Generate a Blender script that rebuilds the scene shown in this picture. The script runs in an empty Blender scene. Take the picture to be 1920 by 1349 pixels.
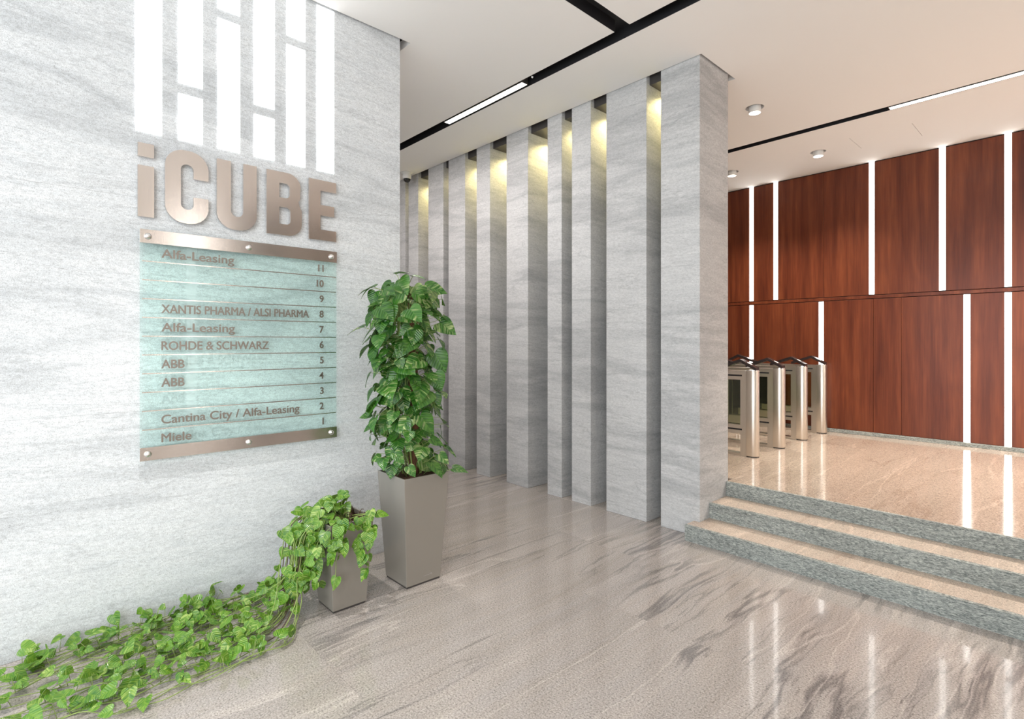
import bpy, bmesh, math, random
from mathutils import Vector, Matrix
PI = math.pi
C = bpy.context.scene.collection
SC = bpy.context.scene

# ------------------------------------------------------------------ camera
H = 1.72
cam = bpy.data.cameras.new('camera'); camo = bpy.data.objects.new('camera', cam); C.objects.link(camo)
camo.location = (0, 0, H); camo.rotation_euler = (PI/2, 0, math.radians(47.25))
cam.sensor_width = 36; cam.lens = 36*1003/1920
cam.shift_y = -32.5/1920; cam.clip_start = 0.05; cam.clip_end = 60
SC.camera = camo
SC.view_settings.view_transform = 'Standard'; SC.view_settings.look = 'None'
SC.view_settings.gamma = 1; SC.view_settings.use_curve_mapping = False
SC.view_settings.exposure = 0.24

# ------------------------------------------------------------------ world and big lights
w = bpy.data.worlds.new('world'); SC.world = w; w.use_nodes = True
w.node_tree.nodes['Background'].inputs[0].default_value = (0.93, 0.96, 1, 1)
w.node_tree.nodes['Background'].inputs[1].default_value = 1.3

def lamp(name, kind, loc, energy, color=(1, 1, 1), target=None, **kw):
    d = bpy.data.lights.new(name, kind); d.energy = energy; d.color = color
    for k, v in kw.items(): setattr(d, k, v)
    o = bpy.data.objects.new(name, d); C.objects.link(o); o.location = loc
    if target is not None:
        o.rotation_euler = (Vector(target)-Vector(loc)).to_track_quat('-Z', 'Y').to_euler()
    return o
# added area lamp for assumed entrance daylight behind the camera, no glazing modelled
lamp('entrance_daylight', 'AREA', (-0.6, -4.6, 2.1), 190, (0.88, 0.95, 1), (-0.3, 4, 2.3), shape='RECTANGLE', size=7.0, size_y=3.9)
# assumed spots in the ceiling washing the sign wall, no fittings modelled
lamp('wall_spot', 'SPOT', (-2.75, 0.45, 4.20), 270, (1, 0.98, 0.96), (-3.1, 0.70, 0), spot_size=1.0, spot_blend=0.8, shadow_soft_size=0.022)
lamp('wall_spot', 'SPOT', (-3.12, -0.9, 4.20), 10, (1, 0.98, 0.95), (-3.3, -0.7, 0), spot_size=1.7, spot_blend=0.9, shadow_soft_size=0.05)
lamp('side_daylight', 'AREA', (2.85, -2.6, 2.1), 150, (0.86, 0.94, 1), (-4.5, 3.6, 1.9), shape='RECTANGLE', size=3.0, size_y=3.8)  # added fill for the sign wall and column sides, no window here
# added ceiling fills brightening corridor, hall and lobby, no fittings there
lamp('corridor_downlight', 'AREA', (-5.6, 3.0, 4.2), 70, (1, 0.93, 0.9), (-5.6, 3.2, 0), shape='RECTANGLE', size=3.0, size_y=0.2)
lamp('hall_downlight', 'AREA', (0.3, -1.6, 4.18), 80, (1, 0.94, 0.88), (0.3, -1.6, 0), shape='RECTANGLE', size=2.5, size_y=0.1)
lamp('lobby_downlight', 'AREA', (1.3, 7.4, 4.18), 190, (1, 0.92, 0.84), (1.3, 7.4, 0), shape='RECTANGLE', size=2.5, size_y=0.1, spread=2.2)

# ------------------------------------------------------------------ helpers
class MB:
    def __init__(s): s.v = []; s.f = []; s.uv = []; s.sm = []; s.at = []
    def quad(s, a, b, c, d):
        n = len(s.v); s.v += [tuple(a), tuple(b), tuple(c), tuple(d)]; s.f.append((n, n+1, n+2, n+3)); s.sm.append(False)
    def box(s, x0, x1, y0, y1, z0, z1, M=None):
        n = len(s.v)
        P = [(x0,y0,z0),(x1,y0,z0),(x1,y1,z0),(x0,y1,z0),(x0,y0,z1),(x1,y0,z1),(x1,y1,z1),(x0,y1,z1)]
        if M is not None: P = [tuple(M @ Vector(p)) for p in P]
        s.v += P
        for q in ((0,3,2,1),(4,5,6,7),(0,1,5,4),(1,2,6,5),(2,3,7,6),(3,0,4,7)):
            s.f.append(tuple(n+i for i in q)); s.sm.append(False)
        return s
    def tube(s, pts, r, seg=6, r1=None, cap=True):
        pts = [Vector(p) for p in pts]; n0 = len(s.v); N = len(pts)
        prev = None
        for i, p in enumerate(pts):
            t = (pts[min(i+1, N-1)]-pts[max(i-1, 0)])
            if t.length < 1e-9: t = Vector((0, 0, 1))
            t.normalize()
            if prev is None:
                a = t.orthogonal().normalized()
            else:
                a = (prev - t*prev.dot(t))
                a = a.normalized() if a.length > 1e-6 else t.orthogonal().normalized()
            prev = a; b = t.cross(a)
            rr = r if r1 is None else r+(r1-r)*i/(N-1)
            for k in range(seg):
                an = 2*PI*k/seg
                s.v.append(tuple(p+a*rr*math.cos(an)+b*rr*math.sin(an)))
        for i in range(N-1):
            for k in range(seg):
                k2 = (k+1) % seg
                s.f.append((n0+i*seg+k, n0+i*seg+k2, n0+(i+1)*seg+k2, n0+(i+1)*seg+k)); s.sm.append(True)
        if cap:
            s.f.append(tuple(n0+k for k in reversed(range(seg)))); s.sm.append(False)
            s.f.append(tuple(n0+(N-1)*seg+k for k in range(seg))); s.sm.append(False)
        return s
    def lathe(s, prof, cx, cy, seg=32, cz=0):
        n0 = len(s.v); N = len(prof)
        for (r, z) in prof:
            for k in range(seg):
                a = 2*PI*k/seg; s.v.append((cx+r*math.cos(a), cy+r*math.sin(a), cz+z))
        for i in range(N-1):
            for k in range(seg):
                k2 = (k+1) % seg
                s.f.append((n0+i*seg+k, n0+i*seg+k2, n0+(i+1)*seg+k2, n0+(i+1)*seg+k)); s.sm.append(True)
        s.f.append(tuple(n0+k for k in reversed(range(seg)))); s.sm.append(False)
        s.f.append(tuple(n0+(N-1)*seg+k for k in range(seg))); s.sm.append(False)
        return s
    def loft(s, rings, closed=True, caps=True):
        n0 = len(s.v); L = len(rings[0])
        for r in rings: s.v += [tuple(p) for p in r]
        for i in range(len(rings)-1):
            for k in range(L if closed else L-1):
                k2 = (k+1) % L
                s.f.append((n0+i*L+k, n0+i*L+k2, n0+(i+1)*L+k2, n0+(i+1)*L+k)); s.sm.append(False)
        if caps:
            s.f.append(tuple(n0+k for k in reversed(range(L)))); s.sm.append(False)
            s.f.append(tuple(n0+(len(rings)-1)*L+k for k in range(L))); s.sm.append(False)
        return s
    def build(s, name, mat, parent=None, bevel=0, smooth=None, org=None):
        me = bpy.data.meshes.new(name)
        vs = s.v if org is None else [(a-org[0], b-org[1], c-org[2]) for a, b, c in s.v]
        me.from_pydata(vs, [], s.f); me.update()
        for p, q in zip(me.polygons, s.sm): p.use_smooth = q
        o = bpy.data.objects.new(name, me); C.objects.link(o)
        if org is not None: o.location = org
        if mat: me.materials.append(mat)
        if parent: o.parent = parent
        if bevel:
            m = o.modifiers.new('bevel', 'BEVEL'); m.width = bevel; m.segments = 2; m.limit_method = 'ANGLE'; m.angle_limit = 0.7
        return o

def tag(o, label=None, cat=None, group=None, kind=None):
    if label: o['label'] = label
    if cat: o['category'] = cat
    if group: o['group'] = group
    if kind or cat: o['kind'] = kind or 'thing'
    return o
def empty(name, loc=(0,0,0), rz=0):
    o = bpy.data.objects.new(name, None); C.objects.link(o); o.location = loc; o.rotation_euler = (0, 0, rz); o.empty_display_size = .1
    return o
def copy_tree(o, parent=None):
    c = o.copy(); C.objects.link(c); c.parent = parent
    for ch in [x for x in bpy.data.objects if x.parent == o]: copy_tree(ch, c)
    return c
def struct(o): o['kind'] = 'structure'; return o

# ------------------------------------------------------------------ materials
class NT:
    def __init__(s, name):
        s.m = bpy.data.materials.new(name); s.m.use_nodes = True; s.t = s.m.node_tree; s.t.nodes.clear()
        s.out = s.n('ShaderNodeOutputMaterial')
    def n(s, typ, **kw):
        x = s.t.nodes.new(typ)
        for k, v in kw.items(): setattr(x, k, v)
        return x
    def l(s, a, b): s.t.links.new(a, b)
    def val(s, inp, v):
        if isinstance(v, bpy.types.NodeSocket): s.l(v, inp)
        else: inp.default_value = v
    def math(s, op, a, b=None, clamp=False):
        x = s.n('ShaderNodeMath', operation=op, use_clamp=clamp); s.val(x.inputs[0], a)
        if b is not None: s.val(x.inputs[1], b)
        return x.outputs[0]
    def noise(s, vec, scale, detail=4, rough=.5, dist=0, out=0):
        x = s.n('ShaderNodeTexNoise'); s.l(vec, x.inputs['Vector']); x.inputs['Scale'].default_value = scale
        x.inputs['Detail'].default_value = detail; x.inputs['Roughness'].default_value = rough; x.inputs['Distortion'].default_value = dist
        return x.outputs[out]
    def mapping(s, vec, scale=(1,1,1), rot=(0,0,0), loc=(0,0,0)):
        x = s.n('ShaderNodeMapping'); s.l(vec, x.inputs[0]); x.inputs['Scale'].default_value = scale
        x.inputs['Rotation'].default_value = rot; x.inputs['Location'].default_value = loc
        return x.outputs[0]
    def ramp(s, f, stops, interp='LINEAR'):
        x = s.n('ShaderNodeValToRGB'); s.l(f, x.inputs[0]); e = x.color_ramp.elements; x.color_ramp.interpolation = interp
        while len(e) < len(stops): e.new(0.5)
        for el, (p, c) in zip(e, stops):
            el.position = p; el.color = (c, c, c, 1) if not isinstance(c, tuple) else (*c, 1)
        return x.outputs[0]
    def mix(s, f, a, b, mode='MIX'):
        x = s.n('ShaderNodeMix', data_type='RGBA', blend_type=mode); s.val(x.inputs[0], f)
        for i, v in ((6, a), (7, b)):
            if isinstance(v, tuple): x.inputs[i].default_value = (*v, 1)
            else: s.l(v, x.inputs[i])
        return x.outputs[2]
    def vadd(s, a, b):
        x = s.n('ShaderNodeVectorMath', operation='ADD'); s.l(a, x.inputs[0]); s.val(x.inputs[1], b); return x.outputs[0]
    def pos(s): return s.n('ShaderNodeNewGeometry').outputs['Position']
    def bsdf(s, **kw):
        b = s.n('ShaderNodeBsdfPrincipled')
        for k, v in kw.items():
            if isinstance(v, tuple) and len(v) == 3: v = (*v, 1)
            s.val(b.inputs[k], v)
        s.l(b.outputs[0], s.out.inputs[0]); return b
    def bump(s, h, strength, dist, b):
        x = s.n('ShaderNodeBump'); x.inputs['Strength'].default_value = strength; x.inputs['Distance'].default_value = dist
        s.l(h, x.inputs['Height']); s.l(x.outputs[0], b.inputs['Normal'])

def kw(**k): return {a.replace('_', ' '): b for a, b in k.items()}
def plain(name, col, rough=.5, metal=0, **k):
    t = NT(name); t.bsdf(**{'Base Color': col, 'Roughness': rough, 'Metallic': metal, **kw(**k)}); return t.m
def emit(name, col, strength):
    t = NT(name); e = t.n('ShaderNodeEmission'); e.inputs[0].default_value = (*col, 1); e.inputs[1].default_value = strength
    t.l(e.outputs[0], t.out.inputs[0]); return t.m

def wall_stone(name, base, dark, light, per_obj=True, seams=None, bscale=1.0):
    t = NT(name); p = t.pos()
    if per_obj:
        r = t.n('ShaderNodeObjectInfo').outputs['Random']
        cx = t.n('ShaderNodeCombineXYZ'); t.l(t.math('MULTIPLY', r, 37.0), cx.inputs[2]); t.l(t.math('MULTIPLY', r, 11.0), cx.inputs[0])
        p2 = t.vadd(p, cx.outputs[0])
    else: p2 = p
    tilt = t.mapping(p2, (1, 1, 1), (0.05, -0.05, 0))
    strat = t.mapping(tilt, (.35, .35, 2.2*bscale))
    band = t.ramp(t.noise(strat, 1.0, 5, .55, .3), [(.44, 0.), (.50, .15), (.56, .95), (.60, .35), (.66, .0)])
    streak = t.noise(t.mapping(tilt, (1.6, 1.6, 13)), 2.2, 7, .7, .6)
    streakr = t.ramp(streak, [(.32, 0.), (.5, .5), (.68, 1.)])
    vein = t.ramp(t.noise(t.mapping(tilt, (.5, .5, 3.3), (0.08, -.08, 0)), 1.3, 6, .6, .6), [(.485, 0.), (.5, 1.), (.515, 0.)])
    col = t.mix(streakr, dark, light)
    col = t.mix(.45, col, base)
    mott = t.noise(t.mapping(tilt, (1, 1, 2.4)), 34, 4, .75)
    col = t.mix(t.math('MULTIPLY', band, .62), col, tuple(x*.80 for x in dark))
    col = t.mix(t.math('MULTIPLY', vein, .35), col, tuple(x*.7 for x in dark))
    sp = t.ramp(t.noise(p, 210, 3, .8), [(.34, .52), (.45, .95), (.56, 1.04), (.70, 1.28)])
    col = t.mix(.85, col, sp, 'MULTIPLY')
    col = t.mix(.7, col, t.ramp(mott, [(.36, .80), (.5, 1.0), (.64, 1.14)]), 'MULTIPLY')
    if seams:
        s3 = t.n('ShaderNodeSeparateXYZ'); t.l(p, s3.inputs[0])
        for ax, v in seams:
            d = t.math('ABSOLUTE', t.math('SUBTRACT', s3.outputs[ax], v))
            col = t.mix(t.math('MULTIPLY', t.math('LESS_THAN', d, .0016), .45), col, tuple(x*.55 for x in dark))
    b = t.bsdf(**{'Base Color': col, 'Roughness': .62})
    h = t.math('ADD', t.math('MULTIPLY', streak, .8), t.math('MULTIPLY', t.noise(p2, 75, 4, .7), .8))
    t.bump(h, .45, .004, b)
    return t.m

def floor_stone(name, cols, veincol, rough, warm=0, veins=1.0, seamx=(), seamy=()):
    a, bcol, c = cols
    t = NT(name); p = t.pos()
    # slabs: shift the veining a little from one slab row to the next
    s3 = t.n('ShaderNodeSeparateXYZ'); t.l(p, s3.inputs[0])
    row = t.math('FLOOR', t.math('DIVIDE', t.math('ADD', s3.outputs[0], 20.38), 1.2))
    coly = t.math('FLOOR', t.math('DIVIDE', t.math('ADD', s3.outputs[1], t.math('MULTIPLY', row, .77)), 2.4))
    off = t.math('ADD', t.math('MULTIPLY', row, .35), t.math('MULTIPLY', coly, 1.7))
    cx = t.n('ShaderNodeCombineXYZ'); t.l(off, cx.inputs[2])
    p2 = t.vadd(p, cx.outputs[0])
    warp = t.noise(p2, .9, 3, .5, 0, 1)
    wv = t.n('ShaderNodeVectorMath', operation='MULTIPLY_ADD'); t.l(warp, wv.inputs[0]); wv.inputs[1].default_value = (.22, .22, 0); t.l(p2, wv.inputs[2])
    q = t.mapping(wv.outputs[0], (1, .10, 1), (0, 0, -.06))
    n1 = t.noise(q, 3.0, 8, .62, .15)
    n2 = t.noise(t.mapping(q, (5, 2.2, 1)), 3.5, 6, .7, .1)
    col = t.mix(t.ramp(n1, [(.36, 0.), (.6, 1.)]), a, bcol)
    col = t.mix(t.ramp(n2, [(.38, 0.), (.62, .7)]), col, c)
    v1 = t.ramp(t.noise(q, 1.6, 7, .55, .25), [(.484, 0.), (.498, .9), (.502, 1.), (.516, 0.)])
    v2 = t.ramp(t.noise(t.mapping(q, (1, 1, 1), (0, 0, .1), (3, 7, 1)), 2.1, 8, .6, .2), [(.445, 0.), (.468, .28), (.478, .85), (.482, 0.)])
    msk = t.ramp(t.noise(p2, .9, 3), [(.41, 0.), (.56, 1.)])
    vv = t.math('MULTIPLY', t.math('MAXIMUM', v1, v2), msk)
    col = t.mix(t.math('MULTIPLY', vv, .75*veins), col, veincol)
    lv = t.ramp(t.noise(t.mapping(q, (1, 1, 1), (0, 0, .2), (9, 2, 4)), 1.3, 5, .55, .5), [(.49, 0.), (.5, 1.), (.507, 0.)])
    col = t.mix(t.math('MULTIPLY', lv, .5), col, tuple(min(1, x*1.35) for x in bcol))
    g = t.ramp(t.noise(p, 105, 3, .8), [(.34, .28), (.44, .84), (.56, 1.10), (.68, 1.55)])
    col = t.mix(.9, col, g, 'MULTIPLY')
    fx = t.math('ABSOLUTE', t.math('SUBTRACT', t.math('FRACT', t.math('DIVIDE', t.math('ADD', s3.outputs[0], 20.38), 1.2)), .5))
    fy = t.math('ABSOLUTE', t.math('SUBTRACT', t.math('FRACT', t.math('DIVIDE', t.math('ADD', s3.outputs[1], t.math('MULTIPLY', row, .77)), 2.4)), .5))
    sm = t.math('MAXIMUM', t.math('GREATER_THAN', fx, .4991), t.math('GREATER_THAN', fy, .49955))
    col = t.mix(t.math('MULTIPLY', sm, .30), col, veincol)
    b = t.bsdf(**{'Base Color': col, 'Roughness': rough, 'Coat Weight': .25, 'Coat Roughness': .04, 'Specular IOR Level': .5})
    return t.m

M = {}
M['wall'] = wall_stone('pale_granite', (.68, .71, .73), (.57, .60, .625), (.77, .785, .795), False, seams=[(2, 1.30), (2, 2.60), (2, 3.52), (1, -.9)])
M['column'] = wall_stone('column_granite', (.52, .52, .518), (.40, .405, .41), (.60, .595, .585), True, bscale=1.1)
M['riser'] = None
def riser_mat():
    t = NT('rough_grey_green_granite'); p = t.pos()
    q = t.mapping(p, (.35, .35, 1.3))
    n = t.noise(q, 130, 5, .8, .6)
    col = t.ramp(n, [(.32, (.05, .06, .058)), (.44, (.17, .19, .18)), (.54, (.34, .36, .335)), (.68, (.60, .61, .56))])
    big = t.noise(t.mapping(p, (.6, .6, 5)), 3, 4)
    col = t.mix(.6, col, t.ramp(big, [(.3, .7), (.7, 1.2)]), 'MULTIPLY')
    b = t.bsdf(**{'Base Color': col, 'Roughness': .7}); t.bump(n, .8, .004, b); return t.m
M['riser'] = riser_mat()
M['floor'] = floor_stone('polished_veined_granite', ((.325, .29, .26), (.43, .385, .35), (.37, .34, .32)), (.11, .10, .10), .15)
M['floor_up'] = floor_stone('polished_beige_granite', ((.42, .34, .27), (.50, .41, .33), (.46, .38, .31)), (.26, .18, .13), .10, veins=.5)
M['tread'] = floor_stone('beige_tread_granite', ((.44, .355, .285), (.53, .43, .35), (.48, .40, .325)), (.30, .20, .14), .4, veins=.6)
M['white'] = plain('ceiling_white', (.88, .865, .845), .9)
M['paint'] = plain('warm_white_paint', (.70, .66, .61), .8)
M['black'] = plain('matt_black', (.012, .012, .014), .6)
M['dark'] = plain('dark_anodised', (.045, .040, .038), .45)
M['led'] = emit('led_white', (1, .985, .96), 9.0)
M['logo_led'] = emit('sign_backlight_white', (.98, 1, 1), 2.2)
M['wood_led'] = emit('wall_strip_white', (1, .97, .92), 6.0)
M['spot_led'] = emit('downlight_lens_glow', (1, .95, .85), 5)
M['warm_led'] = emit('niche_lamp_glow', (1, .85, .4), 4)

def wood_mat():
    t = NT('reddish_veneer')
    p = t.pos(); r = t.n('ShaderNodeObjectInfo').outputs['Random']
    cx = t.n('ShaderNodeCombineXYZ'); t.l(t.math('MULTIPLY', r, 50.), cx.inputs[1]); t.l(t.math('MULTIPLY', r, 9.), cx.inputs[0])
    q = t.vadd(p, cx.outputs[0])
    w1 = t.noise(t.mapping(q, (1, 1, .22)), 2.2, 3, .5, 0)
    ringv = t.math('FRACT', t.math('MULTIPLY', w1, 9.0))
    ring = t.ramp(ringv, [(0., 0.), (.5, 1.), (1., 0.)])
    fine = t.noise(t.mapping(q, (1, 1, .03)), 60, 5, .65)
    mid = t.noise(t.mapping(q, (1, 1, .06)), 9, 4, .6)
    col = t.ramp(mid, [(.3, (.095, .020, .008)), (.5, (.155, .037, .014)), (.72, (.225, .060, .022))])
    col = t.mix(t.math('MULTIPLY', ring, .22), col, (.085, .020, .010))
    col = t.mix(.55, col, t.ramp(fine, [(.3, .62), (.7, 1.2)]), 'MULTIPLY')
    t.bsdf(**{'Base Color': col, 'Roughness': .38, 'Coat Weight': .10, 'Coat Roughness': .15, 'Specular IOR Level': .28}); return t.m
M['wood'] = wood_mat()
def brushed(name, col, rough=.27, ax=2, k=400, aniso=.6):
    t = NT(name); p = t.pos()
    sc = [k, k, k]; sc[ax] = 4
    n = t.noise(t.mapping(p, tuple(sc)), 1, 2, .6)
    c = t.mix(.25, col, t.ramp(n, [(.2, .75), (.8, 1.15)]), 'MULTIPLY')
    b = t.bsdf(**{'Base Color': c, 'Metallic': 1., 'Roughness': rough}); t.bump(n, .12, .0005, b); return t.m
M['steel'] = brushed('brushed_rose_steel', (.72, .655, .61), .19, ax=2)
M['steel_t'] = brushed('brushed_steel', (.70, .655, .60), .33, ax=2)
M['chrome'] = plain('polished_chrome', (.85, .85, .85), .12, 1)
M['steel_dark'] = plain('steel_lettering', (.30, .26, .23), .35, .8)
M['pot'] = plain('glossy_taupe_planter', (.235, .215, .185), .22, 0, Coat_Weight=.6, Coat_Roughness=.06)
M['pot_in'] = plain('planter_inner', (.10, .085, .07), .7)
M['white_plastic'] = plain('white_plastic', (.75, .75, .73), .35)
M['glassdark'] = plain('smoked_dome', (.02, .02, .02), .08)

def glass_mat(name, tint, refl=.12):
    t = NT(name); tr = t.n('ShaderNodeBsdfTransparent'); tr.inputs[0].default_value = (*tint, 1)
    gl = t.n('ShaderNodeBsdfGlossy'); gl.inputs['Roughness'].default_value = .03; gl.inputs[0].default_value = (1, 1, 1, 1)
    lw = t.n('ShaderNodeLayerWeight'); lw.inputs[0].default_value = .35
    mx = t.n('ShaderNodeMixShader'); t.l(t.math('MULTIPLY', lw.outputs['Fresnel'], refl*2.5, True), mx.inputs[0])
    t.l(tr.outputs[0], mx.inputs[1]); t.l(gl.outputs[0], mx.inputs[2]); t.l(mx.outputs[0], t.out.inputs[0]); return t.m
M['glass'] = glass_mat('green_tinted_glass', (.925, .985, .972), .035)
M['gate_glass'] = glass_mat('gate_glass', (.93, .955, .89), .2)

def soil_mat():
    t = NT('bark_soil'); p = t.pos(); n = t.noise(p, 90, 5, .8)
    b = t.bsdf(**{'Base Color': t.ramp(n, [(.3, (.02, .01, .006)), (.55, (.12, .055, .03)), (.75, (.26, .13, .07))]), 'Roughness': .95}); t.bump(n, 1, .01, b); return t.m
M['soil'] = soil_mat()
def leaf_mat(name, dark, mid, lite, cream, vary):
    t = NT(name); uvn = t.n('ShaderNodeUVMap', uv_map='leaf'); uv = uvn.outputs[0]
    at = t.n('ShaderNodeAttribute', attribute_name='rnd'); r = at.outputs['Fac']
    cx = t.n('ShaderNodeCombineXYZ'); t.l(t.math('MULTIPLY', r, 40.), cx.inputs[2])
    # streaks that run from the midrib outwards and forwards
    s3 = t.n('ShaderNodeSeparateXYZ'); t.l(uv, s3.inputs[0])
    ax = t.math('ABSOLUTE', s3.outputs[0])
    diag = t.math('SUBTRACT', s3.outputs[1], t.math('MULTIPLY', ax, .75))
    c2 = t.n('ShaderNodeCombineXYZ'); t.l(t.math('MULTIPLY', ax, 1.2), c2.inputs[0]); t.l(t.math('MULTIPLY', diag, 4.5), c2.inputs[1])
    sg = t.math('SIGN', s3.outputs[0]); t.l(sg, c2.inputs[2])
    q = t.vadd(c2.outputs[0], cx.outputs[0])
    n = t.noise(q, 1.3, 4, .6)
    thr = t.ramp(r, [(0., .0), (1., .16)])
    f = t.ramp(t.math('ADD', n, thr), [(.625-vary, 0.), (.73-vary, .5), (.86-vary, 1.)])
    base = t.mix(t.ramp(t.math('FRACT', t.math('MULTIPLY', r, 7.3)), [(0., 0.), (1., 1.)]), dark, mid)
    base = t.mix(t.ramp(t.noise(q, 2.2, 3), [(.4, 0.), (.7, .8)]), base, lite)
    col = t.mix(t.math('MULTIPLY', f, .8), base, cream)
    rib = t.ramp(ax, [(0., 1.), (.025, 0.)])
    col = t.mix(t.math('MULTIPLY', rib, .5), col, lite)
    b = t.bsdf(**{'Base Color': col, 'Roughness': .26, 'Specular IOR Level': .6})
    vein = t.n('ShaderNodeTexWave'); vein.bands_direction = 'Y'; vein.inputs['Scale'].default_value = .55; vein.inputs['Distortion'].default_value = 0; t.l(c2.outputs[0], vein.inputs[0])
    t.bump(vein.outputs['Fac'], .35, .004, b)
    tl = t.n('ShaderNodeBsdfTranslucent'); t.l(t.mix(.5, col, lite), tl.inputs[0])
    mx = t.n('ShaderNodeMixShader'); mx.inputs[0].default_value = .22
    t.l(b.outputs[0], mx.inputs[1]); t.l(tl.outputs[0], mx.inputs[2]); t.l(mx.outputs[0], t.out.inputs[0]); return t.m
M['leaf_a'] = leaf_mat('variegated_dark_leaf', (.010, .065, .008), (.030, .135, .016), (.10, .26, .035), (.60, .68, .30), 0.0)
M['leaf_b'] = leaf_mat('variegated_bright_leaf', (.030, .14, .010), (.095, .26, .020), (.24, .40, .040), (.58, .68, .20), .0)
M['stem'] = plain('green_stem', (.25, .34, .09), .5)
M['stem_brown'] = plain('woody_brown_stem', (.085, .055, .03), .7)
def moss_mat():
    t = NT('coir_pole'); p = t.pos(); n = t.noise(t.mapping(p, (1, 1, .4)), 120, 5, .8)
    b = t.bsdf(**{'Base Color': t.ramp(n, [(.3, (.06, .025, .012)), (.7, (.30, .14, .07))]), 'Roughness': .95}); t.bump(n, 1, .01, b); return t.m
M['moss'] = moss_mat()

# ------------------------------------------------------------------ floors, stairs
ZU = .405; ZC = 4.25
f1 = struct(MB().box(-9, 3.0, -5, 5.0, -.12, 0).build('floor', M['floor']))
ub = MB(); ub.box(-2.336, 3.0, 4.94, 5.05, 0, ZU); ub.box(-9, 3.0, 5.05, 9.2, 0, ZU)
f2 = struct(ub.build('floor_upper', M['floor_up']))

st = empty('stone_staircase', (1, 4.6, 0))
tag(st, 'low flight of three rough grey green granite steps with beige treads up to the turnstiles', 'stairs')
def child(o, p):
    o.parent = p; o.matrix_parent_inverse = Matrix.Translation(p.location).inverted(); return o
for i, (y0, y1, x0) in enumerate([(4.25, 4.58, -2.39), (4.58, 4.91, -2.334), (4.91, 4.945, -2.334)]):
    z0, z1 = .135*i, .135*(i+1)
    r = MB()
    if i == 0:
        # first step passes in front of the last column
        r.box(x0, 3.0, y0, 4.408, z0, z1-.004)
        r.box(-2.334, 3.0, 4.408, y1, z0, z1-.004)
        o = child(r.build('riser', M['riser']), st)
        t = MB(); t.box(x0, 3.0, y0+.035, 4.408, z1-.0035, z1); t.box(-2.334, 3.0, 4.408, y1, z1-.0035, z1)
        child(t.build('tread', M['tread']), st)
        child(MB().box(x0, 3.0, y0, y0+.035, z1-.0035, z1).build('nosing_strip', M['riser']), st)
    elif i == 1:
        child(r.box(x0, 3.0, y0, y1, 0.0, z1-.004).build('riser', M['riser']), st)
        child(MB().box(x0, 3.0, y0+.035, y1, z1-.0035, z1).build('tread', M['tread']), st)
        child(MB().box(x0, 3.0, y0, y0+.035, z1-.0035, z1).build('nosing_strip', M['riser']), st)
    else:
        child(r.box(x0, 3.0, y0, 4.939, 0.0, z1).build('riser', M['riser']), st)

# ------------------------------------------------------------------ walls
struct(MB().box(-4.35, -3.93, -5, 2.355, 0, 4.42).build('wall_left', M['wall'], bevel=.003))
struct(MB().box(-9, -2.45, 4.955, 5.049, 0, 4.4).build('wall_middle', M['column']))
struct(MB().box(-9.15, -9, -5, 9.2, -.12, 4.5).build('wall_far_left', M['paint']))
struct(MB().box(3.0, 3.15, -5, 9.2, -.12, 4.5).build('wall_right', M['paint']))
for n_, (ya, yb) in enumerate([(3.05, 3.85), (4.3, 5.05)]):  # dark panels added on the unseen wall for the steel to reflect
    d_ = struct(MB().box(2.96, 2.999, ya, yb, .0, 4.2).build('door_%d' % (n_+1), M['dark'], bevel=.004))
    MB().tube([(2.94, ya+.08, 1.0), (2.94, ya+.08, 1.3)], .012, 8).build('door_handle', M['chrome'], d_)
struct(MB().box(-9, 3.0, 8.84, 9.0, ZU, 4.5).build('wall_back', M['black']))
struct(MB().box(-9, 3.0, 8.755, 8.84, ZU, ZU+.05).build('baseboard_back', M['riser'], bevel=.003))

e_ = empty('vertical_lamp', (2.99, 2.25, .4)); tag(e_, 'tall slim lamp on the right hand wall beyond the frame', 'light')  # glowing strip added to put a bright band into the sign steel
MB().box(-.03, .009, -.09, .09, 0, 3.7).build('housing', M['steel_t'], e_)
MB().box(-.034, -.0305, -.08, .08, .01, 3.69).build('diffuser', M['led'], e_)
# wood cladding: panels between the light strips
YW = 8.78
k = YW/8.75
up_strips = [-3.74*k, -3.362*k, -2.075*k, -1.298*k, -.675*k, .62, 1.55]
lo_strips = [-3.74*k, -2.714*k, -1.055*k, -.675*k, .25, 1.9]
up_seams = [-2.682*k, -4.25, -4.9, -5.9, -7.0, -8.0, 0.1, 2.4]
lo_seams = [-3.073*k, -2.054*k, -1.733*k, -4.5, -5.4, -6.4, -7.6, 1.1, 2.6]
SWH = .032
def cladding(strips, seams, z0, z1):
    ev = [(-9, 0)]+sorted([(s, SWH+.003) for s in strips]+[(s, .0015) for s in seams])+[(3.0, 0)]
    for (a, wa), (b, wb) in zip(ev[:-1], ev[1:]):
        o = MB().box(a+wa, b-wb, YW, YW+.03, z0, z1).build('wood_panel', M['wood'], bevel=.0015)
        child(o, wallb)
wallb = bpy.data.objects['wall_back']
ZR0, ZR1 = 2.325, 2.385
cladding(up_strips, up_seams, ZR1, 4.235)
cladding(lo_strips, lo_seams, ZU+.053, ZR0)
child(MB().box(-9, 3.0, YW-.004, YW+.03, ZR0+.008, ZR1-.008).build('wood_rail', M['wood'], bevel=.002), wallb)
names_u = ['leftmost tall white light strip in the upper row of the wood wall',
           'upper wood wall light strip second from the left, close beside the leftmost one',
           'tall upper wood wall light strip, third from the left, near the second round downlight',
           'tall upper wood wall light strip, next to the rightmost one in the photo',
           'rightmost upper wood wall light strip in the photo, reaching the top of the cladding']
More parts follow.
